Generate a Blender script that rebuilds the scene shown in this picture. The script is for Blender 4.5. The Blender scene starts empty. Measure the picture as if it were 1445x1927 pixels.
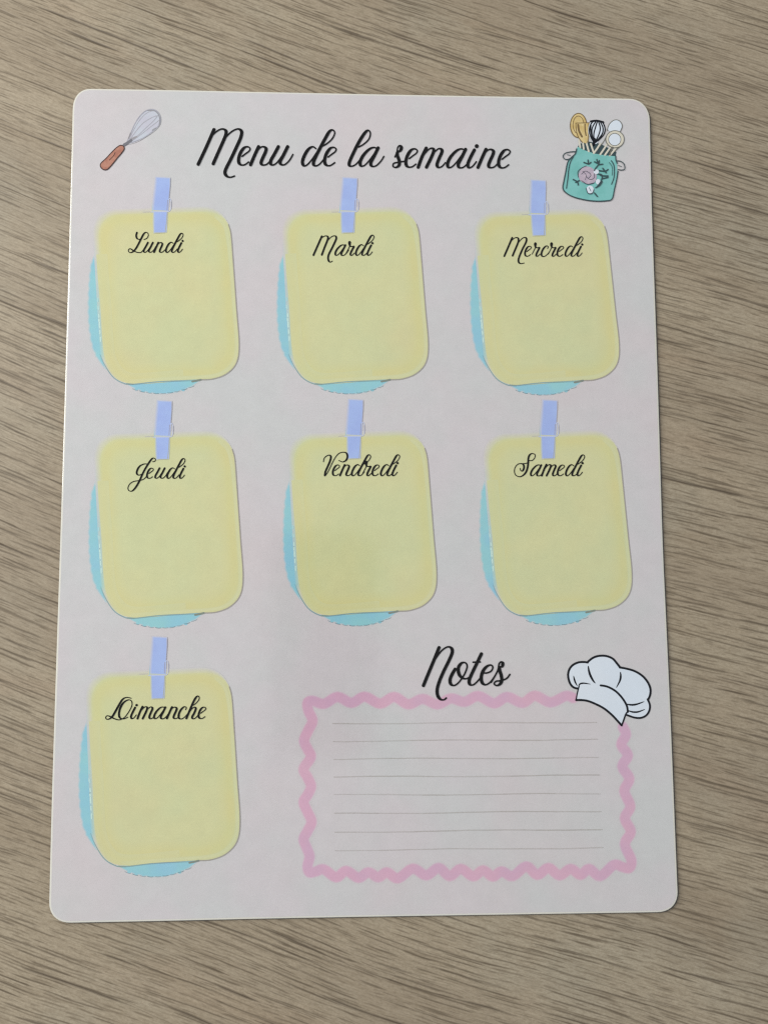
import bpy, bmesh, math, random
from mathutils import Vector, Matrix
from mathutils.geometry import tessellate_polygon
random.seed(4)
S = bpy.context.scene
COL = S.collection

# ------------------------------------------------------------------ camera
TH = 0.0014                       # thickness of the laminated sheet (m)
CAM = Vector((-0.0041686, -0.0334907, 0.2768219 + TH))
ROT = Matrix(((0.99932559, 0.00156255, -0.03668694),
              (-0.00480365, 0.99607136, -0.08842387),
              (0.03640464, 0.08854047, 0.9954071)))
FPX, PW, PH = 1500.0, 1445.0, 1927.0
cd = bpy.data.cameras.new('camera')
cam = bpy.data.objects.new('camera', cd); COL.objects.link(cam)
cam.matrix_world = Matrix.Translation(CAM) @ ROT.to_4x4()
cd.sensor_fit = 'VERTICAL'; cd.sensor_height = 24.0; cd.lens = FPX / PH * 24.0
cd.clip_start = 0.002; cd.clip_end = 20
S.camera = cam

# ------------------------------------------------------------------ light: a room with one large window up and to the left
w = bpy.data.worlds.new('World'); S.world = w; w.use_nodes = True
wn = w.node_tree; bg = wn.nodes['Background']; bg.inputs[1].default_value = 1.0
# indoor surroundings: pale ceiling overhead, duller walls towards the horizon
wt = wn.nodes.new('ShaderNodeTexCoord'); wsx = wn.nodes.new('ShaderNodeSeparateXYZ'); wr = wn.nodes.new('ShaderNodeMapRange')
wr.interpolation_type = 'SMOOTHSTEP'; wr.inputs[1].default_value = 0.15; wr.inputs[2].default_value = 0.95
wr.inputs[3].default_value = 0.12; wr.inputs[4].default_value = 0.66
wc = wn.nodes.new('ShaderNodeVectorMath'); wc.operation = 'SCALE'; wc.inputs[0].default_value = (0.98, 0.985, 1.0)
wn.links.new(wt.outputs['Generated'], wsx.inputs[0]); wn.links.new(wsx.outputs[2], wr.inputs[0])
wn.links.new(wr.outputs[0], wc.inputs['Scale']); wn.links.new(wc.outputs[0], bg.inputs[0])
ld = bpy.data.lights.new('window_light', 'AREA'); ld.shape = 'RECTANGLE'; ld.size = 0.45; ld.size_y = 0.6
ld.energy = 6.9; ld.color = (1.0, 0.98, 0.94)
lo = bpy.data.objects.new('window_light', ld); COL.objects.link(lo)
lo.location = (-0.76, 0.30, 0.60)
lo.rotation_euler = (Vector((0, 0, 0)) - lo.location).to_track_quat('-Z', 'Y').to_euler()
S.view_settings.view_transform = 'Standard'; S.view_settings.look = 'None'
S.view_settings.exposure = 0.0; S.view_settings.gamma = 1.0
S.cycles.use_denoising = False
S.cycles.filter_width = 1.3


# ------------------------------------------------------------------ helpers
def at(x, y, z=TH):
    """Point of the plane at height z that shows at photograph pixel (x, y)."""
    d = ROT @ Vector(((x - PW / 2) / FPX, -(y - PH / 2) / FPX, -1.0))
    k = (z - CAM.z) / d.z
    return CAM + d * k


def sheet(x, y):                  # artwork coordinates on the sheet's own plane
    p = at(x, y)
    return (p.x, p.y)


def rgb(r, g, b):
    f = lambda c: ((c / 255 + 0.055) / 1.055) ** 2.4 if c > 10 else c / 255 / 12.92
    return (f(r), f(g), f(b), 1)


def link(name, me, mat, parent=None):
    o = bpy.data.objects.new(name, me); COL.objects.link(o)
    if mat is not None:
        for m in (mat if isinstance(mat, (list, tuple)) else [mat]): me.materials.append(m)
    if parent is not None: o.parent = parent
    return o


def smooth(pts, closed=False, n=6):
    """Catmull-Rom through the points (tuples of any length)."""
    P = list(pts); out = []; N = len(P)
    rng = range(N) if closed else range(N - 1)
    for i in rng:
        a, b, c, d = (P[(i - 1) % N], P[i], P[(i + 1) % N], P[(i + 2) % N]) if closed else \
                     (P[max(i - 1, 0)], P[i], P[i + 1], P[min(i + 2, N - 1)])
        for k in range(n):
            t = k / n; t2 = t * t; t3 = t2 * t
            out.append(tuple(0.5 * (2 * b[j] + (c[j] - a[j]) * t + (2 * a[j] - 5 * b[j] + 4 * c[j] - d[j]) * t2
                                    + (3 * b[j] - a[j] - 3 * c[j] + d[j]) * t3) for j in range(len(b))))
    if not closed: out.append(tuple(P[-1]))
    return out


def crop(pts, box):
    """Tracing coordinates of an enlarged detail -> photograph pixels. box = (x0, y0, scale)."""
    return [(box[0] + p[0] / box[2], box[1] + p[1] / box[2]) + tuple(p[2:]) for p in pts]


class Print:
    """Collects flat ink shapes of one printed piece; each lies a few thousandths of a millimetre above the last."""
    def __init__(self, z):
        self.v, self.f, self.a, self.mi, self.u = [], [], [], [], []
        self.z = z
    def step(self): self.z += 3e-6
    def poly(self, px, mi=0, alpha=1.0, under=0):
        pts = [sheet(x, y) for x, y in px]
        b = len(self.v)
        self.v += [(x, y, self.z) for x, y in pts]; self.a += [alpha] * len(pts); self.u += [0] * len(pts)
        for t in tessellate_polygon([[Vector((x, y, 0)) for x, y in pts]]):
            self.f.append(self._up([b + i for i in t])); self.mi.append(mi)
        self.step()
    def _up(self, f):
        p = [self.v[i] for i in f[:3]]
        c = (p[1][0] - p[0][0]) * (p[2][1] - p[0][1]) - (p[1][1] - p[0][1]) * (p[2][0] - p[0][0])
        return f if c > 0 else f[::-1]
    def soft(self, px, feather, mi=0, alpha=1.0, under=None):
        """Filled shape whose ink fades out over feather(i, x, y) px, centred on the outline."""
        n = len(px)
        area = sum(px[i][0] * px[(i + 1) % n][1] - px[(i + 1) % n][0] * px[i][1] for i in range(n))
        sg = 1 if area > 0 else -1
        rings = {-1: [], 0: [], 1: []}
        for i in range(n):
            a, b, c = px[i - 1], px[i], px[(i + 1) % n]
            tx, ty = c[0] - a[0], c[1] - a[1]; l = math.hypot(tx, ty) or 1
            nx, ny = sg * ty / l, -sg * tx / l
            fw = feather(nx, ny) if callable(feather) else feather
            for k in rings: rings[k].append((b[0] + nx * fw * k * 0.5, b[1] + ny * fw * k * 0.5))
        b0 = len(self.v)
        for k, al in ((-1, 1), (0, .5), (1, 0)):
            for x, y in rings[k]:
                X, Y = sheet(x, y); self.v.append((X, Y, self.z)); self.a.append(al * alpha); self.u.append(under(x, y) if under else 0)
        for t in tessellate_polygon([[Vector((*sheet(x, y), 0)) for x, y in rings[-1]]]):
            self.f.append(self._up([b0 + i for i in t])); self.mi.append(mi)
        for r in (0, 1):
            for i in range(n):
                j = (i + 1) % n
                self.f.append(self._up([b0 + r * n + i, b0 + r * n + j, b0 + (r + 1) * n + j, b0 + (r + 1) * n + i])); self.mi.append(mi)
        self.step()
    def stroke(self, px, wf, mi=0, alpha=1.0, edge=0.0, under=0, fade=False):
        """Pen stroke through px; wf = width in px, a number or one value per point. edge = soft rim in px."""
        n = len(px)
        W = [wf] * n if not isinstance(wf, (list, tuple)) else list(wf)
        path = []
        L, R = [], []
        nrm = []
        for i in range(n):
            a, c = px[max(i - 1, 0)], px[min(i + 1, n - 1)]
            tx, ty = c[0] - a[0], c[1] - a[1]; l = math.hypot(tx, ty) or 1
            nrm.append((-ty / l, tx / l))
        offs = [(-1, 1, alpha), (1, 1, alpha)] if not edge else [(-1, 2, 0), (-1, 1, alpha), (1, 1, alpha), (1, 2, 0)]
        # round caps: extra points at both ends with shrinking width
        pp, ww, nn = [], [], []
        for ang in (80, 60, 40, 20):
            r = W[0] / 2; dx, dy = nrm[0][1], -nrm[0][0]
            s_, c_ = math.sin(math.radians(ang)), math.cos(math.radians(ang))
            pp.append((px[0][0] - dx * r * s_, px[0][1] - dy * r * s_)); ww.append(W[0] * c_); nn.append(nrm[0])
        for i in range(n): pp.append(px[i]); ww.append(W[i]); nn.append(nrm[i])
        for ang in (20, 40, 60, 80):
            r = W[-1] / 2; dx, dy = nrm[-1][1], -nrm[-1][0]
            s_, c_ = math.sin(math.radians(ang)), math.cos(math.radians(ang))
            pp.append((px[-1][0] + dx * r * s_, px[-1][1] + dy * r * s_)); ww.append(W[-1] * c_); nn.append(nrm[-1])
        m = len(offs); b = len(self.v); N = len(pp)
        for i in range(N):
            z = self.z + 2.5e-6 * i / N
            for sd, ring, al in offs:
                o = sd * (ww[i] / 2 + (edge if ring == 2 else 0))
                X, Y = sheet(pp[i][0] + nn[i][0] * o, pp[i][1] + nn[i][1] * o)
                self.v.append((X, Y, z)); self.a.append(al * (min(1.0, 4 * i / N, 4 * (N - 1 - i) / N) if fade else 1)); self.u.append(under)
        for i in range(N - 1):
            for k in range(m - 1):
                self.f.append(self._up([b + i * m + k, b + i * m + k + 1, b + (i + 1) * m + k + 1, b + (i + 1) * m + k])); self.mi.append(mi)
        self.step()
    def band(self, px, half, soft_, cell=1.6):
        """Ribbon of even width round the line px on a fine grid, its rim running out over soft_ px (no folds at tight bends)."""
        import numpy as np
        A = np.array([p[:2] for p in px]); a, b = A[:-1], A[1:]
        pad = half + soft_ + 2 * cell
        x0, y0 = A.min(0) - pad; x1, y1 = A.max(0) + pad
        nx, ny = int((x1 - x0) / cell) + 2, int((y1 - y0) / cell) + 2
        D = np.full((ny, nx), 1e9)
        gx = x0 + np.arange(nx) * cell; gy = y0 + np.arange(ny) * cell
        for p, q in zip(a, b):
            i0, i1 = int((min(p[0], q[0]) - pad - x0) / cell), int((max(p[0], q[0]) + pad - x0) / cell) + 2
            j0, j1 = int((min(p[1], q[1]) - pad - y0) / cell), int((max(p[1], q[1]) + pad - y0) / cell) + 2
            i0, j0 = max(i0, 0), max(j0, 0)
            X, Y = np.meshgrid(gx[i0:i1], gy[j0:j1]); d = q - p; L2 = max(d @ d, 1e-9)
            t = np.clip(((X - p[0]) * d[0] + (Y - p[1]) * d[1]) / L2, 0, 1)
            D[j0:j1, i0:i1] = np.minimum(D[j0:j1, i0:i1], np.hypot(X - p[0] - t * d[0], Y - p[1] - t * d[1]))
        al = np.clip((half + soft_ - D) / (2 * soft_), 0, 1)
        inside = D < half + soft_ + cell * 1.5
        keep = inside[:-1, :-1] & inside[1:, :-1] & inside[:-1, 1:] & inside[1:, 1:]
        idx = {}
        for j, i in zip(*np.nonzero(keep)):
            q = []
            for jj, ii in ((j, i), (j, i + 1), (j + 1, i + 1), (j + 1, i)):
                k = (jj, ii)
                if k not in idx:
                    idx[k] = len(self.v); X, Y = sheet(gx[ii], gy[jj])
                    self.v.append((X, Y, self.z)); self.a.append(float(al[jj, ii])); self.u.append(0)
                q.append(idx[k])
            self.f.append(self._up(q)); self.mi.append(0)
        self.step()
    def rings(self, loops, mi, under):
        """Nested closed loops of equal count with an ink value each: a band that fades in and out without overlapping itself."""
        b = len(self.v); n = len(loops[0][0])
        for pts, al in loops:
            for x, y in pts:
                X, Y = sheet(x, y); self.v.append((X, Y, self.z)); self.a.append(al); self.u.append(under)
        for r in range(len(loops) - 1):
            for i in range(n):
                j = (i + 1) % n
                self.f.append(self._up([b + r * n + i, b + r * n + j, b + (r + 1) * n + j, b + (r + 1) * n + i])); self.mi.append(mi)
        self.step()
    def dot(self, c, r, mi=0, ry=None, alpha=1.0):
        self.poly([(c[0] + r * math.cos(t * math.pi / 8), c[1] + (ry or r) * math.sin(t * math.pi / 8)) for t in range(16)], mi, alpha)
    def build(self, name, mats, parent, label=None):
        me = bpy.data.meshes.new(name); me.from_pydata(self.v, [], self.f)
        at_ = me.attributes.new('ink', 'FLOAT', 'POINT')
        at_.data.foreach_set('value', self.a)
        un = me.attributes.new('under', 'FLOAT', 'POINT'); un.data.foreach_set('value', self.u)
        o = link(name, me, mats, parent)
        me.polygons.foreach_set('material_index', self.mi)
        if label: o['label'] = label
        me.update()
        return o


# ------------------------------------------------------------------ materials
def new_mat(name):
    m = bpy.data.materials.new(name); m.use_nodes = True
    nt = m.node_tree; b = nt.nodes['Principled BSDF']
    return m, nt, b


def N(nt, typ, **kw):
    n = nt.nodes.new(typ)
    for k, v in kw.items():
        if k.startswith('i_'): n.inputs[k[2:]].default_value = v
        else: setattr(n, k, v)
    return n


def mixc(nt, fac, a, b, blend='MIX'):
    m = N(nt, 'ShaderNodeMix', data_type='RGBA', blend_type=blend)
    for sock, v in ((m.inputs[0], fac), (m.inputs[6], a), (m.inputs[7], b)):
        if hasattr(v, 'is_output'): nt.links.new(v, sock)
        elif isinstance(v, (int, float)) and sock.type == 'VALUE': sock.default_value = v
        else: sock.default_value = v
    return m.outputs[2]


def math_(nt, op, a, b=0.0, c=0.0, clamp=False):
    m = N(nt, 'ShaderNodeMath', operation=op, use_clamp=clamp)
    for i, v in enumerate((a, b, c)):
        if hasattr(v, 'is_output'): nt.links.new(v, m.inputs[i])
        else: m.inputs[i].default_value = v
    return m.outputs[0]


def ramp01(nt, v, lo_, hi_):
    r = N(nt, 'ShaderNodeMapRange', interpolation_type='SMOOTHSTEP'); nt.links.new(v, r.inputs[0])
    r.inputs[1].default_value = lo_; r.inputs[2].default_value = hi_
    return r.outputs[0]


def noise(nt, vec, scale, detail=2, rough=0.5, dist=0.0):
    n = N(nt, 'ShaderNodeTexNoise', i_Scale=scale, i_Detail=detail, i_Roughness=rough, i_Distortion=dist)
    nt.links.new(vec, n.inputs['Vector'])
    return n.outputs['Fac']


def film_finish(nt, b, vec):
    """Satin laminating film over everything printed: faint pebbled surface, soft reflections."""
    b.inputs['Roughness'].default_value = 0.12
    b.inputs['IOR'].default_value = 1.70
    h = noise(nt, vec, 900, 2)
    h2 = noise(nt, vec, 45, 2)
    hh = math_(nt, 'ADD', h, math_(nt, 'MULTIPLY', h2, 3.0))
    bp = N(nt, 'ShaderNodeBump', i_Strength=0.05, i_Distance=0.0001)
    nt.links.new(hh, bp.inputs['Height']); nt.links.new(bp.outputs[0], b.inputs['Normal'])


TONES = {                         # blotched printed grounds: three colours and blotch size
    'paper': (rgb(218, 213, 216), rgb(213, 215, 215), rgb(220, 211, 213), 22),
    'aqua': (rgb(150, 210, 228), rgb(156, 216, 222), rgb(152, 206, 232), 70),
    'yellow': (rgb(222, 222, 168), rgb(216, 221, 170), rgb(223, 217, 164), 30),
}


def blotch(nt, tc, c1, c2, c3, scale):
    col = c1
    if c2:
        col = mixc(nt, ramp01(nt, noise(nt, tc, scale, 3, 0.6), 0.35, 0.65), c1, c2)
    if c3:
        mp = N(nt, 'ShaderNodeMapping'); mp.inputs[1].default_value = (3.1, 1.7, 0.4); nt.links.new(tc, mp.inputs[0])
        col = mixc(nt, math_(nt, 'MULTIPLY', ramp01(nt, noise(nt, mp.outputs[0], scale * 0.8, 3, 0.6), 0.45, 0.75), 0.7), col, c3)
    return col


def ink(name, c1, c2=None, c3=None, scale=28, fine=0.05, alpha=False):
    """Printed colour: c1/c2/c3 blotched softly into each other as an inkjet does, with fine grain.
    alpha: where the 'ink' attribute thins out the colour runs into the ground it is printed on."""
    m, nt, b = new_mat(name)
    tc = N(nt, 'ShaderNodeNewGeometry').outputs['Position']
    if isinstance(c1, str): c1, c2, c3, scale = TONES[c1]
    col = blotch(nt, tc, c1, c2, c3, scale)
    if alpha:
        a = N(nt, 'ShaderNodeAttribute', attribute_name='ink').outputs['Fac']
        un = N(nt, 'ShaderNodeAttribute', attribute_name='under').outputs['Fac']
        g = blotch(nt, tc, *TONES['paper'])
        if alpha != 'paper':
            g = mixc(nt, math_(nt, 'MINIMUM', un, 1.0), g, blotch(nt, tc, *TONES['aqua']))
            g = mixc(nt, math_(nt, 'SUBTRACT', un, 1.0, clamp=True), g, blotch(nt, tc, *TONES['yellow']))
        col = mixc(nt, a, g, col)
    if fine:
        g = noise(nt, tc, 1300, 2, 0.6)
        v = math_(nt, 'ADD', 1.0 - fine * 0.5, math_(nt, 'MULTIPLY', g, fine))
        g2 = noise(nt, tc, 210, 3, 0.6)
        v = math_(nt, 'MULTIPLY', v, math_(nt, 'ADD', 1.0 - fine * 0.6, math_(nt, 'MULTIPLY', g2, fine * 1.2)))
        vm = N(nt, 'ShaderNodeVectorMath', operation='SCALE')
        if hasattr(col, 'is_output'): nt.links.new(col, vm.inputs[0])
        else: vm.inputs[0].default_value = col[:3]
        nt.links.new(v, vm.inputs['Scale'])
        nt.links.new(vm.outputs[0], b.inputs['Base Color'])
    elif hasattr(col, 'is_output'): nt.links.new(col, b.inputs['Base Color'])
    else: b.inputs['Base Color'].default_value = col
    film_finish(nt, b, tc)
    return m


PAPER = ink('pink_white_paper', 'paper', fine=0.09)
EDGE = ink('white_film_edge', rgb(236, 234, 222), rgb(230, 230, 222), fine=0.03)
DARK = ink('contact_shadow_dark', rgb(46, 43, 38), fine=0.04)  # shade colour for the added slab under the sheet
BLACK = ink('black_ink', rgb(10, 10, 12), fine=0.0)
YELLOW = ink('yellow_card_ink', 'yellow', fine=0.10, alpha=True)
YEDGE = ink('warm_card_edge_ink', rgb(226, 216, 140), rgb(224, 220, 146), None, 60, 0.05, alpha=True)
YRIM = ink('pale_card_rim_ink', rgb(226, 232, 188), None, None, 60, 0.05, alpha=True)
GREYLINE = ink('grey_drop_shadow_ink', rgb(128, 120, 92), fine=0.0, alpha=True)
AQUA = ink('aqua_doily_ink', 'aqua', fine=0.06, alpha='paper')
AQUADK = ink('doily_stitch_ink', rgb(92, 142, 156), fine=0.0, alpha=True)
LACE = ink('lace_hole_ink', rgb(214, 244, 232), fine=0.0, alpha=True)
PEG = ink('periwinkle_peg_ink', rgb(168, 190, 246), rgb(174, 198, 250), None, 120, 0.05, alpha=True)
PEGLINE = ink('pale_wire_ink', rgb(205, 215, 242), fine=0.0, alpha=True)
PEGDK = ink('peg_shade_line_ink', rgb(128, 132, 170), fine=0.0, alpha=True)
PINK = ink('pink_frame_ink', rgb(226, 180, 204), rgb(219, 180, 206), rgb(228, 184, 203), 70, 0.08, alpha='paper')
RULE = ink('grey_rule_ink', rgb(156, 149, 136), fine=0.1, alpha='paper')
HAT = ink('pale_blue_hat_ink', rgb(232, 242, 252), rgb(228, 240, 252), None, 60, 0.05)
NAVY = ink('navy_black_ink', rgb(10, 16, 26), fine=0.0)
for m_ in (BLACK, NAVY): m_.node_tree.nodes['Principled BSDF'].inputs['IOR'].default_value = 1.34


# ------------------------------------------------------------------ tabletop (wood-grain laminate)
def wood():
    m, nt, b = new_mat('oak_wood_grain')
    pos = N(nt, 'ShaderNodeNewGeometry').outputs['Position']
    # slow warp so the grain fans and waves
    nz = N(nt, 'ShaderNodeTexNoise', i_Scale=2.6, i_Detail=2.0); nt.links.new(pos, nz.inputs['Vector'])
    sub = N(nt, 'ShaderNodeVectorMath', operation='SUBTRACT'); nt.links.new(nz.outputs['Color'], sub.inputs[0]); sub.inputs[1].default_value = (.5, .5, .5)
    sc = N(nt, 'ShaderNodeVectorMath', operation='SCALE'); nt.links.new(sub.outputs[0], sc.inputs[0]); sc.inputs['Scale'].default_value = 0.030
    nz2 = N(nt, 'ShaderNodeTexNoise', i_Scale=42.0, i_Detail=2.0); nt.links.new(pos, nz2.inputs['Vector'])
    sub2 = N(nt, 'ShaderNodeVectorMath', operation='SUBTRACT'); nt.links.new(nz2.outputs['Color'], sub2.inputs[0]); sub2.inputs[1].default_value = (.5, .5, .5)
    sc2 = N(nt, 'ShaderNodeVectorMath', operation='SCALE'); nt.links.new(sub2.outputs[0], sc2.inputs[0]); sc2.inputs['Scale'].default_value = 0.0010
    ad = N(nt, 'ShaderNodeVectorMath', operation='ADD'); nt.links.new(pos, ad.inputs[0]); nt.links.new(sc.outputs[0], ad.inputs[1])
    ad2 = N(nt, 'ShaderNodeVectorMath', operation='ADD'); nt.links.new(ad.outputs[0], ad2.inputs[0]); nt.links.new(sc2.outputs[0], ad2.inputs[1])
    rot = N(nt, 'ShaderNodeVectorRotate', rotation_type='Z_AXIS'); rot.inputs['Angle'].default_value = math.radians(19.5)
    nt.links.new(ad2.outputs[0], rot.inputs['Vector'])
    # the grain fans a little: steeper on the left, flatter on the right
    s0 = N(nt, 'ShaderNodeSeparateXYZ'); nt.links.new(ad2.outputs[0], s0.inputs[0])
    fan = math_(nt, 'MULTIPLY', math_(nt, 'MULTIPLY', s0.outputs[0], s0.outputs[0]), -0.22)
    cf = N(nt, 'ShaderNodeCombineXYZ'); nt.links.new(fan, cf.inputs[1])
    af = N(nt, 'ShaderNodeVectorMath', operation='ADD'); nt.links.new(rot.outputs[0], af.inputs[0]); nt.links.new(cf.outputs[0], af.inputs[1])
    V = af.outputs[0]

    def stretch(sx, sy, ox=0.0):
        mp = N(nt, 'ShaderNodeMapping'); mp.inputs['Scale'].default_value = (sx, sy, 1); mp.inputs['Location'].default_value = (ox, ox * 0.7, 0)
        nt.links.new(V, mp.inputs[0]); return mp.outputs[0]
    broad = noise(nt, stretch(4, 30), 1, 3, 0.55)
    mid = noise(nt, stretch(7, 95, 5), 1, 3, 0.6)
    streak = noise(nt, stretch(34, 850, 9), 1, 3, 0.65)
    fibre = noise(nt, stretch(260, 1500, 2), 1, 2, 0.6)
    grit = noise(nt, stretch(900, 1500, 8), 1, 2, 0.7)
    hue = noise(nt, pos, 16, 3, 0.6)
    c = mixc(nt, ramp01(nt, broad, 0.3, 0.7), rgb(172, 158, 136), rgb(190, 177, 153))
    c = mixc(nt, math_(nt, 'MULTIPLY', ramp01(nt, mid, 0.45, 0.75), 0.26), c, rgb(150, 132, 106))
    c = mixc(nt, math_(nt, 'MULTIPLY', ramp01(nt, hue, 0.45, 0.7), 0.30), c, rgb(178, 177, 160))
    hue2 = noise(nt, stretch(9, 40, 21), 1, 2, 0.5)
    c = mixc(nt, math_(nt, 'MULTIPLY', ramp01(nt, hue2, 0.55, 0.75), 0.28), c, rgb(188, 158, 130))
    c = mixc(nt, math_(nt, 'MULTIPLY', ramp01(nt, streak, 0.42, 0.80), 0.34), c, rgb(128, 111, 86))
    c = mixc(nt, math_(nt, 'MULTIPLY', ramp01(nt, grit, 0.3, 0.75), 0.42), c, rgb(140, 124, 98))
    c = mixc(nt, math_(nt, 'MULTIPLY', ramp01(nt, math_(nt, 'SUBTRACT', 1.0, streak), 0.50, 0.75), 0.25), c, rgb(198, 185, 160))
    c = mixc(nt, math_(nt, 'MULTIPLY', ramp01(nt, fibre, 0.35, 0.85), 0.42), c, rgb(112, 98, 78))
    # dark open pores: thin irregular lines, each line broken into dashes of its own
    sep = N(nt, 'ShaderNodeSeparateXYZ'); nt.links.new(V, sep.inputs[0])
    def pores(f, sx, off, amp, wid, mlo, mhi):
        wob = noise(nt, stretch(sx * 0.4, f * 0.12, off), 1, 2.0, 0.5)
        yy = math_(nt, 'ADD', math_(nt, 'MULTIPLY', sep.outputs[1], f), math_(nt, 'MULTIPLY', wob, amp))
        cell = math_(nt, 'FLOOR', yy)
        d = math_(nt, 'ABSOLUTE', math_(nt, 'SUBTRACT', math_(nt, 'FRACT', yy), 0.5))
        cb = N(nt, 'ShaderNodeCombineXYZ')
        nt.links.new(math_(nt, 'MULTIPLY', sep.outputs[0], sx), cb.inputs[0])
        nt.links.new(math_(nt, 'MULTIPLY', cell, 7.31), cb.inputs[1]); cb.inputs[2].default_value = off
        mk = ramp01(nt, noise(nt, cb.outputs[0], 1, 2.0, 0.6), mlo, mhi)
        half = math_(nt, 'MULTIPLY', math_(nt, 'ADD', mk, 0.02), wid)
        line = math_(nt, 'SUBTRACT', 1.0, math_(nt, 'DIVIDE', d, half), clamp=True)
        return math_(nt, 'MULTIPLY', line, mk, clamp=True)
    p1 = pores(235, 17, 3, 2.4, 0.15, 0.50, 0.66)
    p2 = pores(470, 30, 31, 2.6, 0.22, 0.46, 0.62)
    p4 = pores(610, 38, 77, 2.6, 0.26, 0.47, 0.62)
    p3 = pores(1000, 80, 47, 2.6, 0.40, 0.44, 0.62)
    c = mixc(nt, math_(nt, 'MULTIPLY', p3, 0.62), c, rgb(112, 98, 78))
    c = mixc(nt, math_(nt, 'MULTIPLY', p4, 0.78), c, rgb(98, 85, 66))
    c = mixc(nt, math_(nt, 'MULTIPLY', p2, 0.72), c, rgb(92, 79, 61))
    c = mixc(nt, math_(nt, 'MULTIPLY', p1, 0.88), c, rgb(80, 67, 51))
    nt.links.new(c, b.inputs['Base Color'])
    b.inputs['Roughness'].default_value = 0.55
    h = math_(nt, 'SUBTRACT', math_(nt, 'MULTIPLY', streak, 0.6), math_(nt, 'ADD', math_(nt, 'MULTIPLY', p1, 1.0), math_(nt, 'MULTIPLY', p2, 0.6)))
    h = math_(nt, 'ADD', h, math_(nt, 'MULTIPLY', fibre, 0.25))
    bp = N(nt, 'ShaderNodeBump', i_Strength=0.6, i_Distance=0.0002)
    nt.links.new(h, bp.inputs['Height']); nt.links.new(bp.outputs[0], b.inputs['Normal'])
    return m


bm = bmesh.new()
bmesh.ops.create_cube(bm, size=1)
bmesh.ops.scale(bm, vec=(1.6, 1.1, 0.028), verts=bm.verts)
bmesh.ops.translate(bm, vec=(0.1, 0.05, -0.014), verts=bm.verts)
bmesh.ops.bevel(bm, geom=bm.edges[:], offset=0.002, segments=2, affect='EDGES')
me = bpy.data.meshes.new('tabletop'); bm.to_mesh(me); bm.free()
tt = link('tabletop', me, wood()); tt['kind'] = 'structure'
tt['label'] = 'light brown oak wood-grain tabletop under the laminated menu sheet'

# ------------------------------------------------------------------ the laminated sheet
root = bpy.data.objects.new('menu_sheet', None); COL.objects.link(root)
root.empty_display_size = 0.02
root['label'] = 'pink-white laminated weekly menu sheet with seven yellow day cards, lying on the wooden tabletop'
root['category'] = 'menu sheet'


def corner(a, v, b, n=9):         # rounded corner: circle-like arc between a and b with virtual corner v
    out = []
    for i in range(n + 1):
        t = i / n
        k = 0.86                   # rational weight, close to a circular arc
        w0, w1, w2 = (1 - t) ** 2, 2 * t * (1 - t) * k, t * t
        s = w0 + w1 + w2
        out.append(((a[0] * w0 + v[0] * w1 + b[0] * w2) / s, (a[1] * w0 + v[1] * w1 + b[1] * w2) / s))
    return out


def outline():
    top = [(172, 166.4), (330, 169), (500, 172.6), (720, 177), (945, 181), (1183, 185)]
    right = [(1222.5, 226), (1226.6, 400), (1237.3, 711), (1246, 1000), (1252.5, 1150), (1261.5, 1350), (1271.5, 1600), (1274.8, 1678)]
    bottom = [(1236, 1717.2), (945, 1721.8), (720, 1725.3), (500, 1729.3), (300, 1733.8), (134, 1737)]
    left = [(93, 1698), (98, 1500), (106, 1250), (114.3, 1000), (123.2, 711), (132.2, 400), (137.2, 204)]
    o = []
    for seg, v, nxt in ((top, (1220.5, 185.8), right), (right, (1276, 1716.8), bottom), (bottom, (92, 1738), left), (left, (138.5, 165.7), top)):
        o += smooth(seg, n=4)[:-1] + corner(seg[-1], v, nxt[0])[:-1]
    return o


OUT = [sheet(x, y) for x, y in outline()]


def inset(pts, d):
    n = len(pts); o = []
    for i in range(n):
        a, b, c = pts[i - 1], pts[i], pts[(i + 1) % n]
        tx, ty = c[0] - a[0], c[1] - a[1]; l = math.hypot(tx, ty)
        o.append((b[0] - ty / l * d * SG, b[1] + tx / l * d * SG))
    return o


_ar = sum(OUT[i][0] * OUT[(i + 1) % len(OUT)][1] - OUT[(i + 1) % len(OUT)][0] * OUT[i][1] for i in range(len(OUT)))
SG = 1 if _ar > 0 else -1


def slab(name, rings, mat, parent):
    """rings: list of (outline, z) from the bottom outer ring up to the inner top ring."""
    v, f = [], []; n = len(OUT)
    for pts, z in rings: v += [(x, y, z) for x, y in pts]
    for r in range(len(rings) - 1):
        for i in range(n):
            j = (i + 1) % n
            q = [r * n + i, r * n + j, (r + 1) * n + j, (r + 1) * n + i]
            f.append(q if SG > 0 else q[::-1])
    L = len(rings) - 1
    cap = list(range(L * n, L * n + n)); bot = list(range(n))
    f.append(cap if SG > 0 else cap[::-1]); f.append(bot[::-1] if SG > 0 else bot)
    me = bpy.data.meshes.new(name); me.from_pydata(v, [], f); me.update()
    return link(name, me, mat, parent)


SH = [(x + 0.00052, y - 0.00034) for x, y in OUT]          # added dark slab, shifted so its rim stands in for the contact shadow
slab('contact_shadow_slab', [(inset(SH, 0.0004), 0.0), (SH, 0.00012), (SH, 0.00078), (inset(SH, 0.00004), 0.00082)], DARK, root)
slab('laminating_film', [(inset(OUT, 0.0001), 0.00084), (OUT, 0.00092), (OUT, TH - 0.00022), (inset(OUT, 0.0001), TH - 0.00012),
                         (inset(OUT, 0.0003), TH - 0.00006), (inset(OUT, 0.0006), TH - 0.00004)], EDGE, root)
slab('paper_panel', [(inset(OUT, 0.00062), TH - 0.00003), (inset(OUT, 0.00066), TH)], PAPER, root)
Z1 = TH + 0.00002                 # doilies, frame
Z2 = TH + 0.00006                 # cards
Z3 = TH + 0.00012                 # pegs, drawings
Z4 = TH + 0.00020                 # lettering


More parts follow.
